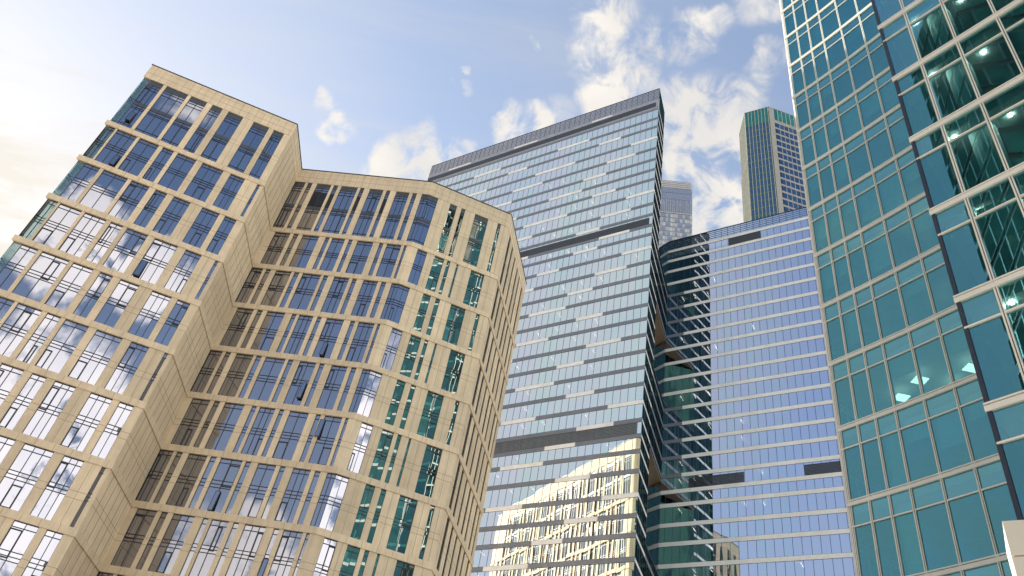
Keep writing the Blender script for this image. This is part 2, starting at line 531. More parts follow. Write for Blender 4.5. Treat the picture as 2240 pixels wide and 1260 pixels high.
# stone floor bands: one ring each round the whole building
for r_i, (zt, zb, kind) in enumerate(rows[1:]):
    b_ = MB()
    for key, fr in FACES.items():
        convex_a = key in ('AB', 'FG', 'GA', 'EF')
        s0 = 0.0
        s1 = fr.L
        z0, z1 = zt, zt + BAND
        # mitred corners: each length runs to the corner of the outward-moved footprint
        p0, p1 = fr.at(0, 0, 0), fr.at(fr.L, 0, 0)
        i = list(FACES).index(key)
        fo = inset(foot, -LAP)
        fi = inset(foot, 0.45)
        q0, q1 = fo[i], fo[(i + 1) % 7]
        r0, r1 = fi[i], fi[(i + 1) % 7]
        b_.hexa([(q0[0], q0[1], z0 + EYE), (q1[0], q1[1], z0 + EYE), (r1[0], r1[1], z0 + EYE), (r0[0], r0[1], z0 + EYE),
                 (q0[0], q0[1], z1 + EYE), (q1[0], q1[1], z1 + EYE), (r1[0], r1[1], z1 + EYE), (r0[0], r0[1], z1 + EYE)])
        s_ = 1.5 + (r_i % 2) * 0.7
        while s_ < fr.L - 0.5:
            b_.box(fr, s_ - .018, s_ + .018, z0, z1, 0, LAP + .004, 1)
            s_ += 1.75
    b_.build('floor_band', ['stone', 'joint'], root)

# parapet ring with its panel joints and a thin coping
par = MB()
fo, fi = inset(foot, -0.03), inset(foot, 0.5)
fc, fci = inset(foot, -0.12), inset(foot, 0.54)
cop = MB()
for i, (key, fr) in enumerate(FACES.items()):
    for mb, o_, n_, z0, z1 in ((par, fo, fi, 87.12, 89.9), (cop, fc, fci, 89.9, 90.02)):
        q0, q1, r0, r1 = o_[i], o_[(i + 1) % 7], n_[i], n_[(i + 1) % 7]
        mb.hexa([(q0[0], q0[1], z0 + EYE), (q1[0], q1[1], z0 + EYE), (r1[0], r1[1], z0 + EYE), (r0[0], r0[1], z0 + EYE),
                 (q0[0], q0[1], z1 + EYE), (q1[0], q1[1], z1 + EYE), (r1[0], r1[1], z1 + EYE), (r0[0], r0[1], z1 + EYE)])
    s_ = 0.9
    while s_ < fr.L - 0.4:
        par.box(fr, s_ - .016, s_ + .016, 87.2, 89.88, 0, 0.036, 1)
        s_ += 1.05
    par.box(fr, 0.05, fr.L - .05, 88.20, 88.24, 0, 0.038, 1)
    par.box(fr, 0.05, fr.L - .05, 89.25, 89.28, 0, 0.034, 1)
pr = par.build('parapet', ['stone', 'joint'], root)
cop.build('coping', 'frame', pr)


def build_window(mbf, mbg, key, a, b, zb, zt, kind, fm=0, gm=0):
    """dark frame and bars into mbf, panes into mbg"""
    fr = FACES[key]
    w, dp = b - a, -0.16
    t = 0.055
    lines = []          # horizontal bars
    if kind == 0:       # the tall top storeys: grey lintel, dark spandrel half-way
        mbf.box(fr, a, b, zt - 0.95, zt, -0.5, -0.10, fm + 1)
        mid = zt - 5.25
        mbf.box(fr, a, b, mid - .3, mid + .3, -0.5, -0.09, fm + 1)
        lines = [zt - 1.35, zt - 1.95, mid - .75, mid - 1.05, zb + .55]
        cells = [(zb, mid - .3), (mid + .3, zt - .95)]
    else:
        mid = (zb + zt) / 2
        lines = [zt - 0.62, mid + .36, mid - .02, mid - .42]
        if kind == 2:
            lines = [zt - 0.55, mid + .5, mid + .06, mid - .34]
        cells = [(zb, mid - .2), (mid - .2, zt)]
    xs = [a]
    if w > 1.75:
        c1_, c2_ = (a + w * .36, a + w * .70) if rnd.random() < .55 else (a + w * .5, None)
        xs.append(c1_)
        if c2_:
            xs.append(c2_)
    elif w > .85:
        xs.append(a + w * .5)
    xs.append(b)
    zs = sorted(set([zb, zt] + lines))
    for i in range(len(xs) - 1):
        for j in range(len(zs) - 1):
            mbg.pane(fr, xs[i], xs[i + 1], zs[j], zs[j + 1], dp, gm)
    for x in xs[1:-1]:
        mbf.box(fr, x - t / 2, x + t / 2, zb, zt, dp - .05, dp + .07, fm)
    for z_ in lines:
        mbf.box(fr, a, b, z_ - .035, z_ + .035, dp - .05, dp + .055, fm)
    for x0, x1 in ((a, a + .05), (b - .05, b)):
        mbf.box(fr, x0, x1, zb, zt, dp - .05, dp + .05, fm)
    mbf.box(fr, a, b, zt - .06, zt, dp - .05, dp + .05, fm)
    # opening light: a heavier frame round one cell
    if w > 1.2 and rnd.random() < .8:
        i = rnd.randrange(len(xs) - 1)
        c0, c1_ = xs[i], xs[i + 1]
        if c1_ - c0 > w * .45:
            c1_ = c0 + (c1_ - c0) * .55 if rnd.random() < .5 else c1_
        lo, hi = cells[rnd.randrange(2)]
        lo, hi = lo + .05, hi - .7
        for q in ((c0, c0 + .10, lo, hi), (c1_ - .10, c1_, lo, hi), (c0, c1_, lo, lo + .10), (c0, c1_, hi - .10, hi)):
            mbf.box(fr, q[0], q[1], q[2], q[3], dp - .05, dp + .085, fm)


def win_size(wd):
    key, a, b, zb, zt, kind = wd
    if key not in ('AB', 'CD', 'DE') or zt < 22:
        return 0
    fr = FACES[key]
    p = Vector(fr.at((a + b) / 2, (zb + zt) / 2, 0)) - Vector((0, 0, EYE))
    d = p.length
    return (b - a) * (zt - zb) * abs(Vector((fr.n.x, fr.n.y, 0)).dot(p / d)) / d ** 2


windows.sort(key=win_size, reverse=True)
restf, restn = MB(), 0
GL = dict(AB='beige_glass', CD='beige_glass', DE='wavy_glass', EF='wavy_glass', FG='beige_glass', GA='beige_glass')
for i, wd in enumerate(windows):
    key, a, b, zb, zt, kind = wd
    corner = key == 'AB' and a < 0.6
    if key == 'AB' and a > 20.4:
        pass
    if i < 100:
        f_, g_ = MB(), MB()
        if corner:
            build_window(f_, g_, key, max(a, 1.0) if b > 1.4 else a, b, zb, zt, kind)
        else:
            build_window(f_, g_, key, a, b, zb, zt, kind)
        w_ = f_.build('window', ['frame', 'lintel'], root)
        gm_ = GL[key] if not (corner and b < 1.4) else 'corner_glass'
        if key == 'DE' and b < 2.5:
            gm_ = 'beige_glass'
        g_.build('glass_pane', gm_, w_)
    else:
        gi = 2 if GL[key] == 'beige_glass' else 3
        if key == 'DE' and b < 2.5:
            gi = 2
        if corner:
            gi = 4
        build_window(restf, restf, key, max(a, 1.0) if (corner and b > 1.4) else a, b, zb, zt, kind, 0, gi)
restf.build('window', ['frame', 'lintel', 'beige_glass', 'wavy_glass', 'corner_glass'], root, kind='stuff')

# glazed corner at the far left: clear front and return panes, sky seen through them
frA, frG = FACES['AB'], FACES['GA']
for r_i, (zt, zb, kind) in enumerate(rows):
    if zt < 12:
        continue
    cg = MB()
    z_s = [zb, (zb + zt) / 2, zt]
    for j in range(2):
        if kind in (0, 2):
            cg.pane(frA, 0.10, 1.0, z_s[j], z_s[j + 1], -0.16)
        cg.pane(frG, frG.L - 2.4, frG.L - 0.12, z_s[j], z_s[j + 1], -0.15)
        for zz in (z_s[j] + .02, z_s[j] + .5):
            cg.box(frG, frG.L - 2.4, frG.L - 0.12, zz, zz + .06, -0.2, -0.1, 1)
            if kind in (0, 2):
                cg.box(frA, 0.10, 1.0, zz, zz + .06, -0.38, -0.28, 1)
    cg.box(frA, 0.10, 0.16, zb, zt, -0.3, -0.14, 1)
    cg.build('corner_glazing', ['corner_glass', 'frame'], root)
# open casements
for key, s0, z0, w_, h_ in (('AB', 1.55, 80.0 - 1.9, 0.7, 1.9), ('AB', 3.3, 69.9, 0.62, 1.9), ('AB', 13.0, 55.5, 0.7, 2.5), ('AB', 12.1, 26.4, .7, 2.2),
                            ('CD', 13.9, 55.6, .55, 2.1), ('CD', 13.2, 49.0, .55, 2.4), ('CD', 8.4, 33.6, .55, 2.4), ('CD', 17.0, 44.2, .6, 2.4), ('CD', 16.4, 27.0, .55, 2.4)):
    fr = FACES[key]
    cs = MB()
    # dark sheet painted as the unlit opening, then the sash swung outwards at the foot
    cs.pane(fr, s0, s0 + w_, z0, z0 + h_, -0.06, 1)
    up = [fr.at(s0 + w_, z0 + h_, 0.02), fr.at(s0, z0 + h_, 0.02), fr.at(s0, z0 + h_, -0.04), fr.at(s0 + w_, z0 + h_, -0.04)]
    dn = [fr.at(s0 + w_, z0, 0.20), fr.at(s0, z0, 0.20), fr.at(s0, z0, 0.14), fr.at(s0 + w_, z0, 0.14)]
    cs.hexa([dn[1], dn[0], dn[3], dn[2], up[1], up[0], up[3], up[2]], 0)
    sash = cs.build('open_casement', ['frame', 'void'], root)
    pg = MB()
    e_ = .07
    k0, k1 = e_ / h_, 1 - e_ / h_
    pt = lambda s, k: fr.at(s, z0 + h_ * k, 0.203 + (0.023 - 0.203) * k)
    pg.face([pt(s0 + e_, k0), pt(s0 + w_ - e_, k0), pt(s0 + w_ - e_, k1), pt(s0 + e_, k1)])
    pg.build('glass_pane', 'beige_glass', sash)
# louvre panels in the top storey of the folded front
for a, b in ((3.5, 5.72), (6.15, 6.82), (10.35, 10.95), (14.45, 15.02)):
    lv = MB()
    z_ = 82.3
    while z_ < 85.2:
        lv.box(FACES['CD'], a + .05, b - .05, z_, z_ + .09, -0.15, -0.05)
        z_ += 0.22
    lv.build('louvre_panel', 'louvre', root)

# ------------------------------------------------------------------ the tall blue office tower in the middle
mA, mB = (-30.04, 156.70), (26.54, 115.58)
mS, mK = (29.75, 122.45), (30.4, 130.6)
mid_foot = [mA, mB, mS, mK, (12, 168), (-18, 174)]
root = thing('office_tower', 'tall wedge shaped blue glass office tower with grey bands broken by pale panels', 'tower', 2, 145)
fm = Fr(mA, mB)
fs = Fr(mB, mS)
LM = fm.L
cw = MB()
cw.prism(inset(mid_foot, 4.0), -EYE + .004, 168.0)
cw.build('core_wall', 'inner', root)
bands = [166.9, 162.95, 159.6, 155.35, 151.3, 147.25, 143.6, 140.2, 136.2, 132.0, 128.5, 125.15, 122.4, 118.5, 114.4, 110.4, 106.8, 102.75, 99.2, 95.25, 91.4, 87.65, 84.0, 80.15, 76.4, 73.25, 70.25, 66.5, 62.2, 58.6, 55.3, 51.4]
z_ = 47.5
while z_ > 0:
    bands.append(z_)
    z_ -= 3.87
pale = {1: [(52.8, 44.4), (27.2, 18.3)], 2: [(15.4, 9.5), (41.5, 35.8)], 3: [(6.6, 0.0), (32.7, 21.4), (55.4, 47.2)], 4: [(12.6, 5.2), (38.7, 30.1)], 5: [(18.4, 12.5), (44.2, 38.3)],
        6: [(27.2, 18.4), (52.6, 47.0)], 7: [(15.4, 9.5), (41.3, 35.7)], 8: [(6.7, 0.0), (33.1, 21.4)], 9: [(12.5, 5.3), (35.8, 30.1)], 10: [(18.3, 12.5)], 11: [(12.4, 5.2), (35.4, 30.1)],
        12: [(18.3, 12.5)], 13: [(6.6, 0.0), (26.8, 21.3)], 14: [(12.4, 5.2), (33, 27)], 15: [(18.3, 12.5)], 16: [(27.0, 18.3)], 17: [(15.5, 9.6)], 18: [(28.8, 21.3)], 19: [(12.5, 5.2), (33, 29)],
        20: [(18.4, 12.6)], 21: [(27.0, 18.5)], 22: [(15.5, 9.7)], 23: [(6.7, 0.0), (28.9, 21.4)], 24: [(12.5, 5.3)], 25: [(18.5, 12.4)], 26: [(27.2, 18.4)], 27: [(15.5, 8.9)],
        28: [(28.7, 21.3), (6.4, 0.0)], 29: [(12.8, 6.8)], 30: [(18.4, 12.7)], 31: [(27.0, 18.5)], 32: [(15.6, 9.7)], 33: [(24, 18)], 34: [(12, 5)], 35: [(27, 20)]}
BH = 0.40    # half height of a band
MOD = 1.472
nmod = int(LM / MOD)


def ribbon(fr, za, zb_, name, glass_mat, parent, s_from=0.0, s_to=None, mod=MOD, blank=(), off=0.0, dep=0.0, line_w=.07):
    """one storey of glazing: panes with dark joints standing slightly proud of them"""
    s_to = fr.L if s_to is None else s_to
    gm_, lm_ = MB(), MB()
    s_ = s_from
    x = s_from + off
    cuts = [s_from]
    while x < s_to - 0.12:
        if x > s_from + 0.12:
            cuts.append(x)
        x += mod
    cuts.append(s_to)
    for i in range(len(cuts) - 1):
        c = (cuts[i] + cuts[i + 1]) / 2
        if not any(b0 <= c <= b1 for b0, b1 in blank):
            gm_.pane(fr, cuts[i], cuts[i + 1], za, zb_, dep)
        lm_.box(fr, cuts[i] - line_w / 2 if i else cuts[i], cuts[i] + line_w / 2, za, zb_, dep - .08, dep + .025)
    lm_.box(fr, s_from, s_to, za, za + .05, dep - .08, dep + .02)
    lm_.box(fr, s_from, s_to, zb_ - .05, zb_, dep - .08, dep + .02)
    rb = gm_.build(name, glass_mat, parent)
    lm_.build('mullions', 'dark_line', rb if rb else parent)
    return rb


offm = LM - MOD * nmod - 0.0
for i in range(len(bands)):
    zt = (bands[i] if i else 166.9)
    b_ = MB()
    s_ = offm - MOD * 2
    # the grey band as butted panels, pale lengths set between them
    pl = sorted([(LM - a, LM - b) for a, b in pale.get(i, [])])
    runs, s_ = [], 0.0
    for a, b in pl:
        runs.append((s_, a))
        s_ = b
    runs.append((s_, LM))
    band = None
    for a, b in runs:
        if b - a < .05:
            continue
        b_ = MB()
        x = a
        while x < b - .01:
            x2 = min(b, x + MOD * 2)
            b_.box(fm, x, x2 - .004, zt - BH, zt + BH, -0.3, 0.05)
            x = x2
        band = b_.build('spandrel_band', 'grey_band', root)
    for a, b in pl:
        p_ = MB()
        x = a
        while x < b - .01:
            x2 = min(b, x + MOD)
            p_.box(fm, x, x2 - .004, zt - BH, zt + BH, -0.3, 0.06)
            x = x2
        p_.build('pale_panel', 'pale_panel', band)
    # side face carries the band on, pale
    sb_ = MB()
    sb_.box(fs, 0.06, fs.L, zt - .28, zt + .28, -0.3, 0.04)
    sb_.build('side_band', 'pale_band', root)
for i in range(len(bands) - 1):
    za, zb_ = bands[i + 1] + BH, bands[i] - BH
    if i == 24:     # plant storey: louvres
        pass
    ribbon(fm, za, zb_, 'window_ribbon', 'mid_glass', root, 0.0, LM - .04, off=offm)
    ribbon(fs, bands[i + 1] + .28, bands[i] - .28, 'window_ribbon', 'side_glass', root, 0.05, fs.L, mod=1.5, line_w=.10)
fl = MB()
slabs = inset(mid_foot, 0.45)
for i in range(1, len(bands)):
    fl.prism(slabs, bands[i] - .12, bands[i] + .2)
fl.build('floor_slabs', 'ceiling', root)
# louvred plant storeys
for z0, z1, s1_, nm in ((167.9, 169.7, LM - .75, 'dark'), (125.6, 127.6, LM - .75, 'dark'), (73.75, 75.9, LM - 0.8, 'slat')):
    lv = MB()
    if nm == 'dark':
        x = 0.3
        while x < s1_ - .1:
            lv.box(fm, x, min(x + MOD * 2, s1_) - .03, z0, z1, -0.05, 0.07)
            x += MOD * 2
    else:
        z_ = z0
        while z_ < z1:
            lv.box(fm, 0.3, s1_, z_, z_ + .11, -0.05, 0.12)
            z_ += .29
    lv.build('plant_louvre', 'louvre' if nm == 'dark' else 'louvre_grey', root)
# crown screen: a fine grid standing above the roof
cs = MB()
gl_ = MB()
zz = [171.0, 171.55, 172.15, 172.75, 173.35, 173.95, 174.6, 175.2]
x = offm
xs = [0.0]
while x < LM - .2:
    if x > .2:
        xs.append(x)
    x += MOD
xs.append(LM)
for i in range(len(xs) - 1):
    for j in range(len(zz) - 1):
        gl_.pane(fm, xs[i], xs[i + 1], zz[j], zz[j + 1], 0.0)
    cs.box(fm, xs[i] - (.025 if i else 0), xs[i] + .025, zz[0], zz[-1], -0.06, 0.05)
for z_ in zz:
    cs.box(fm, 0, LM, z_ - .03, z_ + .03, -0.06, 0.045)
cs.box(fm, 0, LM, 175.2, 175.38, -0.4, 0.07)
x = 0
cs.box(fm, 0, LM, 169.7, 171.0, -0.3, 0.03, 2)
cs.box(fm, 0, LM, 167.31, 167.9, -0.3, 0.03, 2)
cs.box(fm, LM - .75, LM, 167.9, 169.7, -0.3, 0.02, 2)
for a, b in ((62.8, 55.5), (41.5, 34.3), (18.3, 12.6)):
    p_ = MB()
    p_.box(fm, LM - a, LM - b, 170.1, 170.6, -0.2, 0.06)
    p_.build('pale_panel', 'pale_panel', root)
sc_ = cs.build('crown_screen', ['dark_line', 'grey_band', 'crown_grey'], root)
gl_.build('screen_pane', 'screen_glass', sc_)
gs = MB()
ls = MB()
z_ = 167.35
while z_ < 175.2:
    z2 = min(z_ + 1.31, 175.25)
    for k in range(5):
        gs.pane(fs, fs.L * k / 5, fs.L * (k + 1) / 5, z_, z2, 0.0)
    ls.box(fs, 0.05, fs.L, z2 - .05, z2 + .03, -.08, .03)
    z_ += 1.31
sd = gs.build('crown_side', 'side_glass', root)
ls.build('mullions', 'dark_line', sd)
bk = MB()
for p, q in ((mS, mK), (mK, (12, 168)), ((12, 168), (-18, 174)), ((-18, 174), mA)):
    bk.box(Fr(p, q), 0, Fr(p, q).L, -EYE + .004, 175.2, -0.4, 0.0)
bk.build('rear_wall', 'side_glass', root)
rf = MB()
rf.prism(inset(mid_foot, .42), 168.1, 168.6)
rf.build('roof', 'roof', root)
# tube lights hung under the ceilings, one behind another down the storeys
nlit = 0
for i in range(4, 40):
    zc_ = bands[i] - .46
    for s_, p_ in ((3.6, .45), (6.6, .62), (11.4, .5), (15.8, .72), (20.3, .55), (24.7, .5), (28.6, .4), (33.0, .25)):
        if nlit < 98 and rnd.random() < p_ * .72 * (1.0 if i > 6 or s_ > 20 else .6):
            nlit += 1
            t_ = MB()
            t_.box(fm, LM - s_ - .04, LM - s_ + .04, zc_ - .05, zc_, -0.6 - 1.5, -0.6)
            t_.build('ceiling_light', 'tube', root)

# ------------------------------------------------------------------ the lower blue office building beside it
L0 = Vector((34.88, 133.41))
dl = Vector((0.80696, -0.59061))
nl = Vector((-0.59061, -0.80696))
LEND = 46.0
lR = L0 + dl * LEND
lB = Vector((33.15, 136.3))
low_foot = [tuple(L0), tuple(lR), tuple(lR - nl * 26), tuple(lB - nl * 22 + dl * 3), tuple(lB)]
root = thing('office_block', 'lower blue glass office block with unbroken pale bands beside the tall tower', 'building', 55, 135)
fl_ = Fr(tuple(L0), tuple(lR))
fb = Fr(tuple(lB), tuple(L0))
cw = MB()
cw.prism(inset(low_foot, 7.0)[:], -EYE + .004, 134.0)
cw.build('core_wall', 'inner', root)
lb = [136.2, 133.0, 129.6, 125.7, 122.0, 118.0, 114.1, 110.2, 106.5, 102.8, 98.8, 95.1, 91.3, 87.6, 83.8, 80.1, 76.3, 73.0, 70.3, 66.4, 62.8, 58.8]
z_ = 55.0
while z_ > 0:
    lb.append(z_)
    z_ -= 3.86
LH = 0.39
links = [(109.2, 124.6), (75.3, 93.1), (36.0, 57.3)]


def linked(z):
    return any(a < z < b for a, b in links)


for i, zb_ in enumerate(lb):
    s0 = 4.02 if linked(zb_) else 0.0
    s1 = 32.4 if zb_ < 85 else LEND
    b_ = MB()
    x = s0
    while x < s1 - .01:
        x2 = min(s1, x + 1.478 * 2)
        b_.box(fl_, x, x2 - .004, zb_ - LH, zb_ + LH, -0.3, 0.06)
        x = x2
    bb = b_.build('spandrel_band', 'pale_band', root)
    if not s0:
        b_ = MB()
        b_.box(fb, 0.0, fb.L - .02, zb_ - LH, zb_ + LH, -0.3, 0.06)
        b_.build('bay_band', 'pale_band', bb)
    for a, b in ((0.02, s0 - .02), (s1, LEND)):
        if b - a > .1:
            g_ = MB()
            g_.box(fl_, a, b, zb_ - LH, zb_ + LH, -0.3, 0.05)
            g_.build('grey_panel', 'grey_band', bb)
for i in range(len(lb) - 1):
    za, zb_ = lb[i + 1] + LH, lb[i] - LH
    ribbon(fl_, za, zb_, 'window_ribbon', 'low_glass', root, 0.0, LEND, mod=1.478, off=0.98)
    ribbon(fb, za, zb_, 'window_ribbon', 'low_glass', root, 0.0, fb.L, mod=1.5, off=0)
fls = MB()
for z_ in lb[1:]:
    fls.prism(inset(low_foot, 0.45), z_ - .12, z_ + .2)
fls.build('floor_slabs', 'ceiling', root)
for a, b, z0, z1 in ((14.4, 21.75, 133.42, 135.7),):
    lv = MB()
    lv.box(fl_, a, b, z0, z1, -.05, .05)
    lv.build('plant_louvre', 'louvre', root)
for a, b, z0, z1 in ((5.4, 15.66, 73.5, 75.4), (26.1, 46.0, 73.5, 75.4)):
    lv = MB()
    z_ = z0
    while z_ < z1:
        lv.box(fl_, a, b, z_, z_ + .13, -0.05, 0.10)
        z_ += .26
    lv.build('plant_louvre', 'louvre', root)
cs, gl_ = MB(), MB()
zz = [136.6, 137.2, 137.8, 138.4, 139.0, 139.6]
for fr, off in ((fl_, 0.98), (fb, 0.0)):
    xs, x = [0.0], off
    while x < fr.L - .15:
        if x > .15:
            xs.append(x)
        x += 1.478
    xs.append(fr.L)
    for i in range(len(xs) - 1):
        for j in range(len(zz) - 1):
            gl_.pane(fr, xs[i], xs[i + 1], zz[j], zz[j + 1], 0.0)
        cs.box(fr, xs[i] - (.035 if i else 0), xs[i] + .035, zz[0], zz[-1], -.06, .05)
    for z_ in zz:
        cs.box(fr, 0, fr.L, z_ - .045, z_ + .045, -.06, .04)
    cs.box(fr, 0, fr.L, 139.6, 139.8, -.3, .06)
sc_ = cs.build('crown_screen', 'dark_line', root)
gl_.build('screen_pane', 'low_glass', sc_)
bk = MB()
for i in (1, 2, 3):
    p, q = low_foot[i], low_foot[(i + 1) % 5]
    bk.box(Fr(p, q), 0, Fr(p, q).L, -EYE + .004, 139.5, -0.4, 0)
bk.build('rear_wall', 'side_glass', root)
rf = MB()
rf.prism(inset(low_foot, .42), 134.1, 134.6)
rf.build('roof', 'roof', root)
for i in range(2, 28):
    zc_ = lb[i] - .45
    for s_, p_ in ((3.3, .30), (6.0, .35), (9.0, .5), (10.6, .35), (15.3, .35 if i > 8 else .1), (18.5, .3 if i > 8 else .08), (24, .04)):
        if rnd.random() < p_:
            t_ = MB()
            t_.box(fl_, s_ - .04, s_ + .04, zc_ - .05, zc_, -2.3, -0.6)
            t_.build('ceiling_light', 'tube', root)

# glazed links between the two
for n_, (z0, z1) in enumerate(links):
    lab = ['highest glazed link with flat brown soffit between the tall blue tower and the lower block',
           'middle glazed link with flat brown soffit between the tall blue tower and the lower block',
           'lowest glazed link between the tall blue tower and the lower block'][n_]
    rt = thing('link_bridge', lab, 'bridge', 32, 128, 'glazed links between the two blue buildings')
    rt.location = (32, 128, z0 + EYE)
    fk = Fr((mS[0] + .03, mS[1] + .06), (L0.x - .03, L0.y - .06))
    bx = MB()
    pts = [fk.at(0, 0, -.3)[:2], fk.at(fk.L, 0, -.3)[:2], (lB.x - .02, lB.y - .25), (30.75, 130.9)]
    bx.prism(pts, z0 + .3, z1 - .1)
    bx.build('core_wall', 'fin', rt)
    so = MB()
    so.prism([fk.at(0, 0, 0)[:2], fk.at(fk.L, 0, 0)[:2], (lB.x - .02, lB.y - .25), (30.75, 130.9)], z0, z0 + .28)
    so.build('soffit', 'soffit', rt)
    zs = [z for z in bands if z0 < z < z1]
    for z_ in zs:
        q = MB()
        q.box(fk, 0, fk.L, max(z0 + .3, z_ - .35), z_ + .35, -.25, .05)
        q.build('spandrel_band', 'grey_band', rt)
    prev = z0 + .3
    for z_ in sorted(zs) + [z1]:
        if z_ - .35 - prev > .4:
            ribbon(fk, prev, min(z_ - .35, z1), 'window_ribbon', 'side_glass', rt, 0.0, fk.L, mod=1.5, line_w=.1)
        prev = z_ + .35
    # thin raking struts behind the glass line's face
    st = MB()
    st.box(fk, 0, fk.L, z1 - .1, z1 + .12, -.3, .08)
    st.build('coping', 'dark_line', rt)

# ------------------------------------------------------------------ the teal curved tower on the right
main = [(18.13, 33.67), (18.65, 32.84), (19.17, 31.99), (19.72, 31.07), (20.46, 29.77), (21.19, 28.43), (21.83, 27.24), (22.49, 25.96), (23.11, 24.7)]
wing = [(14.37, 17.95), (14.97, 17.03), (15.78, 15.78), (16.64, 14.46), (17.46, 13.19), (18.24, 11.99)]
root = thing('teal_tower', 'teal glass tower with curved front, cream frames and a nearer wing', 'tower', 24, 26)
FH = 4.2
TEAL_TOP = 165.0


own_windows, rest = [0], MB()


def teal_front(pts, z_ref, zmin, skip_first_post, wing_=False):
    ks = [z_ref + FH * k for k in range(-6, 30) if zmin < z_ref + FH * k < TEAL_TOP - 3]
    posts = MB()
    for i, (x, y) in enumerate(pts):
        fr = Fr(pts[i], pts[i + 1]) if i < len(pts) - 1 else Fr(pts[i - 1], pts[i])
        s_ = 0 if i < len(pts) - 1 else fr.L
        if i == 0 and skip_first_post:
            continue
        for o_, w_ in ((-.062, .052), (.026, .036)):       # a pair of slim fins with a shadow gap
            posts.box(fr, s_ + o_, s_ + o_ + w_, -EYE + .004, TEAL_TOP, -0.15, 0.065)
        posts.box(fr, s_ - .01, s_ + .026, -EYE + .004, TEAL_TOP, -0.15, 0.02, 1)
    posts.build('frame_posts', ['cream_metal', 'fin'], root)
    for z_ in ks:
        b_ = MB()
        for i in range(len(pts) - 1):
            fr = Fr(pts[i], pts[i + 1])
            ext = -.16 if (i == 0) else 0.0
            b_.box(fr, ext, fr.L - .004, z_ - .135, z_ + .06, -0.15, 0.09)
            b_.box(fr, ext, fr.L - .004, z_ + .10, z_ + .165, -0.15, 0.088)
            b_.box(fr, ext + .01, fr.L - .01, z_ + .06, z_ + .10, -0.15, 0.03, 1)
        b_.build('floor_band', ['cream_metal', 'fin'], root)
        for i in range(len(pts) - 1):
            fr = Fr(pts[i], pts[i + 1])
            seen = (z_ < 49.0 and i < 4) if wing_ else (15 < z_ < 70 and i < 6)
            own = seen and own_windows[0] < 100
            w_, p_, bl = (MB(), MB(), MB()) if own else (rest, rest, rest)
            g_i, b_i = (0, 0) if own else (1, 2)
            w_.box(fr, -.1 if i == 0 else .06, fr.L - .06, z_ - 1.235, z_ - 1.165, -0.1, 0.07)
            p_.pane(fr, 0.0, fr.L, z_ - FH + .165, z_ - 1.2, 0.0, g_i)
            p_.pane(fr, 0.0, fr.L, z_ - 1.2, z_ - .135, 0.0, g_i)
            h_ = 0
            if rnd.random() < .5:      # a roller blind, let down some way
                h_ = rnd.choice((1.3, 1.7, 2.2, 2.7, 3.6))
                bl.box(fr, .08, fr.L - .08, z_ - .55 - h_, z_ - .55, -.34, -.30, b_i)
            if own:
                own_windows[0] += 1
                wo_ = w_.build('window', 'cream_metal', root)
                p_.build('glass_pane', 'teal_glass', wo_)
                if h_:
                    bl.build('roller_blind', 'blind', wo_)
    return ks


k1 = teal_front(main, 19.9, 6.0, False)
k2 = teal_front(wing, 14.7, 2.0, True, True)
rest.build('window', ['cream_metal', 'teal_glass', 'blind'], root, kind='stuff')
# floors, ceilings and inner walls behind the glass
fl = MB()
mb_ = [main[0], *main[1:], (34, 30), (33, 42), (19.2, 36.5)]
mcore = [(23.6, 35.5), (25.4, 31.0), (27.5, 27.0), (33.5, 30), (32.5, 41.5)]
for z_ in k1:
    fl.prism([(x + .12, y + .06) for x, y in main] + [(33.6, 30), (32.6, 41.6), (19.6, 36.2)], z_ - .5, z_ + .05)
wb_ = [*wing, (30, 12), (30, 24), (22.8, 27.0)]
for z_ in k2:
    fl.prism([(x + .14, y + .08) for x, y in wing] + [(29.6, 12.4), (29.6, 23.5), (22.6, 25.2)], z_ - .5, z_ + .05)
fl.build('floor_slabs', 'ceiling', root)
cw = MB()
cw.prism(mcore, -EYE + .004, TEAL_TOP - 1)
cw.prism([(21.5, 15.2), (29, 13), (29, 22.5), (21.5, 22.6)], -EYE + .004, TEAL_TOP - 1)
cw.build('core_wall', 'teal_inner', root)
cf = Fr(wing[0], wing[1])
fn = MB()
fn.box(cf, -0.13, 0.0, -EYE + .004, TEAL_TOP, -0.5, 0.05)
fn.build('corner_fin', 'fin', root)
fn = MB()
cf0 = Fr(main[0], main[1])
fn.box(cf0, -0.10, -0.062, -EYE + .004, TEAL_TOP, -0.4, 0.03)
fn.build('corner_fin', 'fin', root)
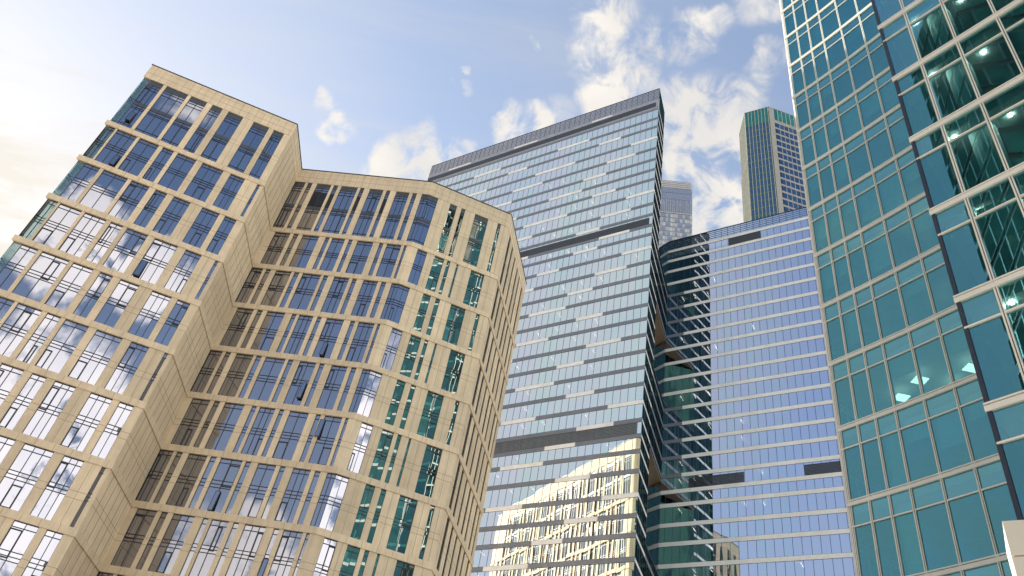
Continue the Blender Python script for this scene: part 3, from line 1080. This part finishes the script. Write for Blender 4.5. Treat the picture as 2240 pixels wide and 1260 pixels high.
# glazed end walls
for p, q in (((22.6, 25.4), wing[0]), ((19.5, 36.4), main[0])):
    fr = Fr(p, q)
    e_ = MB()
    for z_ in (k2 if p[1] < 30 else k1):
        e_.pane(fr, 0, fr.L - .3, z_ - FH + .1, z_ + .1, -.1)
    e_.build('end_glazing', 'teal_glass', root)
rf = MB()
rf.prism([(x + .1, y + .06) for x, y in main] + [(34, 30), (33, 42), (19.6, 36.5)], TEAL_TOP - .6, TEAL_TOP - .1)
rf.prism([(x + .1, y + .06) for x, y in wing] + [(30, 12), (30, 24), (22.8, 25.4)], TEAL_TOP - .6, TEAL_TOP - .1)
rf.build('roof', 'roof', root)
for p, q in (((23.2, 24.6), (34, 30)), ((34, 30), (33, 42)), ((33, 42), (19.5, 36.6)), ((18.3, 11.9), (30, 12)), ((30, 12), (30, 24)), ((30, 24), (23.4, 24.3))):
    fr = Fr(p, q)
    bw = MB()
    z_ = 2.3
    bw.box(fr, .05, fr.L - .05, -EYE + .004, z_, -.3, 0, 1)
    while z_ < TEAL_TOP - 1:
        bw.box(fr, .05, fr.L - .05, z_, z_ + .32, -.3, .09, 1)
        x = .05
        while x < fr.L - .5:
            x2 = min(x + 1.5, fr.L - .05)
            bw.pane(fr, x, x2, z_ + .32, z_ + 4.2, -.05, 0)
            bw.box(fr, x2 - .06, x2 + .04, z_ + .32, z_ + 4.2, -.1, .06, 1)
            x += 1.5
        z_ += 4.2
    bw.build('rear_facade', ['teal_glass', 'cream_metal'], root)
# round columns standing in the wing, floor by floor
for z_ in k2:
    c_ = MB()
    c_.cyl(16.28, 16.72, .48, z_ - FH + .06, z_ - .52)
    c_.build('column', 'column', root, smooth=True)
    if z_ < 60:       # a pair of small downlights by each column
        for x, y in ((15.45, 17.15), (16.75, 15.75)):
            d_ = MB()
            d_.cyl(x, y, .055, z_ - .56, z_ - .505, n=12)
            d_.build('downlight', 'spot_light', root)
# ceiling lights seen through the glass
for x, y, z_, r_ in ((22.13, 34.05, 27.75, 0), (22.23, 32.3, 27.75, 0), (24.09, 32.29, 27.75, 0), (24.0, 30.5, 27.75, 0)):
    q = MB()
    fr = Fr((x - .45, y - .3), (x + .45, y - .3))
    for k in range(3):
        q.box(fr, .1, .80, z_ + 4.2 * 0 - .40 - .05, z_ - .40, -.20 - .22 * k, -.04 - .22 * k)
    q.build('ceiling_light', 'panel_light', root)

# ------------------------------------------------------------------ the green and stone tower far behind
g1, g0, gm1 = (92.91, 195.92), (84.32, 201.47), (85.99, 212.82)
g2 = (123.0, 200.9)
root = thing('green_tower', 'slim tower with green glass front, pale ribs and a stone gridded side', 'tower', 100, 205)
HT = 300.0
f1, f2, f0 = Fr(g0, g1), Fr(g1, g2), Fr(gm1, g0)
cw = MB()
cw.prism(inset([g0, g1, g2, (124, 225), gm1], .3), -EYE + .004, HT - 2)
cw.build('core_wall', 'void', root)
FHG = 4.05
nfl = int((HT - 9) / FHG)
for i in range(nfl):
    z1 = HT - 10.0 - i * FHG
    if z1 < 175:
        break
    q = MB()
    for k in range(7):
        a, b = .1 + k * (f1.L - .5) / 7, .1 + (k + 1) * (f1.L - .5) / 7
        q.pane(f1, a, b, z1 - FHG + .35, z1 - .35, 0)
    w_ = q.build('window_ribbon', 'navy_glass', root)
    q = MB()
    q.box(f1, .1, f1.L - .4, z1 - .30, z1 - .12, -.2, .06)
    q.box(f1, .1, f1.L - .4, z1 + .08, z1 + .26, -.2, .06)
    q.build('green_spandrel', 'green_line', root)
    q = MB()
    m_ = 0
    x = 2.6
    while x < f2.L - 1:
        q.pane(f2, x, x + 1.75, z1 - FHG + 1.0, z1 - .1, .02)
        x += 2.05
    q.build('window_ribbon', 'navy_glass', root)
    q = MB()
    q.box(f2, 2.2, f2.L, z1 - .1, z1 + .95 - .02, -.2, .12)
    q.build('stone_band', 'stone_grey', root)
q = MB()
for k in range(8):
    x = .1 + k * (f1.L - .5) / 7
    q.box(f1, x - .09, x + .09, 160, HT, -.2, .28)
q.build('fin', 'fin_pale', root)
q = MB()
for k in range(7):
    a, b = .1 + k * (f1.L - .5) / 7, .1 + (k + 1) * (f1.L - .5) / 7
    for j in range(4):
        q.pane(f1, a, b, HT - 9.6 + j * 2.4, HT - 9.6 + (j + 1) * 2.4, 0)
q.build('crown_glass', 'green_glass', root)
q = MB()
q.box(f2, 0, 2.2, 160, HT, -.3, .1)
x = 4.55
while x < f2.L:
    q.box(f2, x - .15, x + .1, 160, HT - 8.4, -.2, .08)
    x += 2.05
q.box(f2, 2.2, f2.L, HT - 9.0, HT - 8.0, -.3, .13)
q.build('stone_grid', 'stone_grey', root)
q, p_ = MB(), MB()
x = 2.2
while x < f2.L - .5:
    q.pane(f2, x, x + 1.9, HT - 8.0, HT - .3, .0)
    p_.box(f2, x - .12, x + .06, HT - 8.0, HT - .2, -.1, .12)
    x += 1.95
cg = q.build('crown_glass', 'green_glass', root)
p_.build('crown_fin', 'fin_pale', cg)
q = MB()
for a, b, c_ in ((f1, .0, .12), (f2, .0, .14), (f0, 0, .12)):
    q.box(a, 0, a.L, HT - .15, HT + .15, -.5, c_)
q.build('coping', 'stone_grey', root)
q = MB()
q.box(f0, 0, f0.L, -EYE, HT - 32, -.3, .22)
q.box(f0, 0, f0.L, HT - 32, HT - .2, -.3, .05)
x = .4
while x < f0.L:
    q.box(f0, x, x + .22, -EYE, HT - 32, .2, .36)
    q.box(f0, x, x + .22, HT - 32, HT - .2, .0, .18)
    x += .8
q.build('ribbed_wall', 'stone_pale', root)
q = MB()
q.box(f2, 8.3, 9.3, HT, HT + 1.1, -2.4, -1.4)
q.cyl(*f2.at(8.8, 0, -1.9)[:2], .12, HT + 1.1, HT + 3.2)
q.box(f2, 8.2, 10.6, HT + 2.2, HT + 2.7, -2.0, -1.7)
q.build('roof_crane', 'white', root)

# ------------------------------------------------------------------ the grey tower between them, its haze put into paler colours
sc_f = 1.3
h0, h1, h2 = (60.69 * sc_f, 247.26 * sc_f), (74.05 * sc_f, 245.42 * sc_f), (75.11 * sc_f, 246.32 * sc_f)
dv = Vector((h1[0] - h0[0], h1[1] - h0[1])).normalized()
h00 = (h0[0] - dv.x * 16, h0[1] - dv.y * 16)
HF = 390.0
root = thing('grey_tower', 'hazy grey blue glass tower far off with a ribbed belt below its top', 'tower', 85, 330)
ff = Fr(h00, h1)
fc_ = Fr(h1, h2)
cw = MB()
cw.prism(inset([h00, h1, h2, (98, 346), (64, 350)], .2), -EYE + .004, HF - 1)
cw.build('core_wall', 'far_grey', root)
z_ = HF - 30
i = 0
while z_ > 225:
    q = MB()
    x = 0.2
    while x < ff.L - .4:
        w_ = 1.3
        if True:
            q.pane(ff, x, x + w_, z_ - 3.2, z_ - .35, .04, 0 if rnd.random() < (.62 if (x // 6 + i) % 3 else .25) else 1)
        x += 1.42
    q.pane(fc_, .1, fc_.L, z_ - 3.2, z_ - .35, .02)
    q.build('window_ribbon', ['far_glass', 'far_pale'], root)
    z_ -= 3.9
    i += 1
q = MB()
x = .3
while x < ff.L:
    q.box(ff, x, x + .22, HF - 29, HF - (17.5 if rnd.random() < .7 else 21), 0, .5)
    x += .95 + rnd.random() * .4
q.box(ff, 0, ff.L, HF - 29.6, HF - 29, 0, .3)
q.build('ribbed_belt', 'far_rib', root)
q = MB()
x = .2
while x < ff.L - .5:
    for z0, z1 in ((HF - 29, HF - 23), (HF - 23, HF - 17.4), (HF - 17, HF - 11.4), (HF - 11, HF - 7.2)):
        q.pane(ff, x, x + 1.9, z0, z1, .05)
    x += 2.0
q.build('upper_glazing', 'far_glass', root)
q = MB()
for z0 in (HF - 6.6, HF - 4.9, HF - 3.2):
    x = .1
    while x < ff.L - .5:
        q.box(ff, x, x + 1.2, z0, z0 + 1.3, 0, .2)
        x += 1.35
q.box(ff, 0, ff.L, HF - 1.6, HF - 1.2, -.3, .3)
q.box(ff, 0, ff.L, HF - .3, HF, -.3, .3)
x = .2
while x < ff.L:
    q.box(ff, x, x + .2, HF - 1.2, HF - .3, -.1, .1)
    x += 1.4
q.build('crown_rail', 'far_rib', root)

# ------------------------------------------------------------------ pale clad pillar at the lower right corner
pc = azel(37.46, 0) * 14.0
fp = Fr((pc.x, pc.y), (pc.x + 1.25, pc.y - 0.86))
HP = 14.0 * math.tan(R(25.98))
root = thing('clad_pillar', 'plain cream panel clad pillar in front of the teal tower', 'pillar', pc.x + .8, pc.y + .3)
for z0, z1 in ((-EYE + .004, HP - 3.92), (HP - 3.9, HP - 2.27), (HP - 2.25, HP - .60), (HP - .58, HP)):
    q = MB()
    q.box(fp, 0, fp.L, z0, z1, -1.2, 0)
    q.build('cladding_panel', 'cladding', root)
q = MB()
q.box(fp, .03, fp.L - .03, -EYE + .004, HP - .03, -1.17, -.03)
q.build('core', 'joint', root)

# ------------------------------------------------------------------ dark tower behind the camera, met in the teal glass
db = [(-30, 3.6), (-29, -32), (-16, -32), (-17.7, 2.3)]
root = thing('dark_tower', 'dark green glass tower mirrored in the right hand wing of the teal tower', 'tower', -23, -14)
q = MB()
q.prism(inset(db, .2), -EYE + .004, 96)
q.build('core_wall', 'void', root)
fd = Fr(db[2], db[3])
for fr in (fd, Fr(db[3], db[0])):
    z_ = 96
    while z_ > 0:
        ribbon(fr, z_ - 3.4, z_ - .4, 'window_ribbon', 'dark_glass', root, 0, fr.L, mod=2.2, line_w=.25)
        z_ -= 3.8
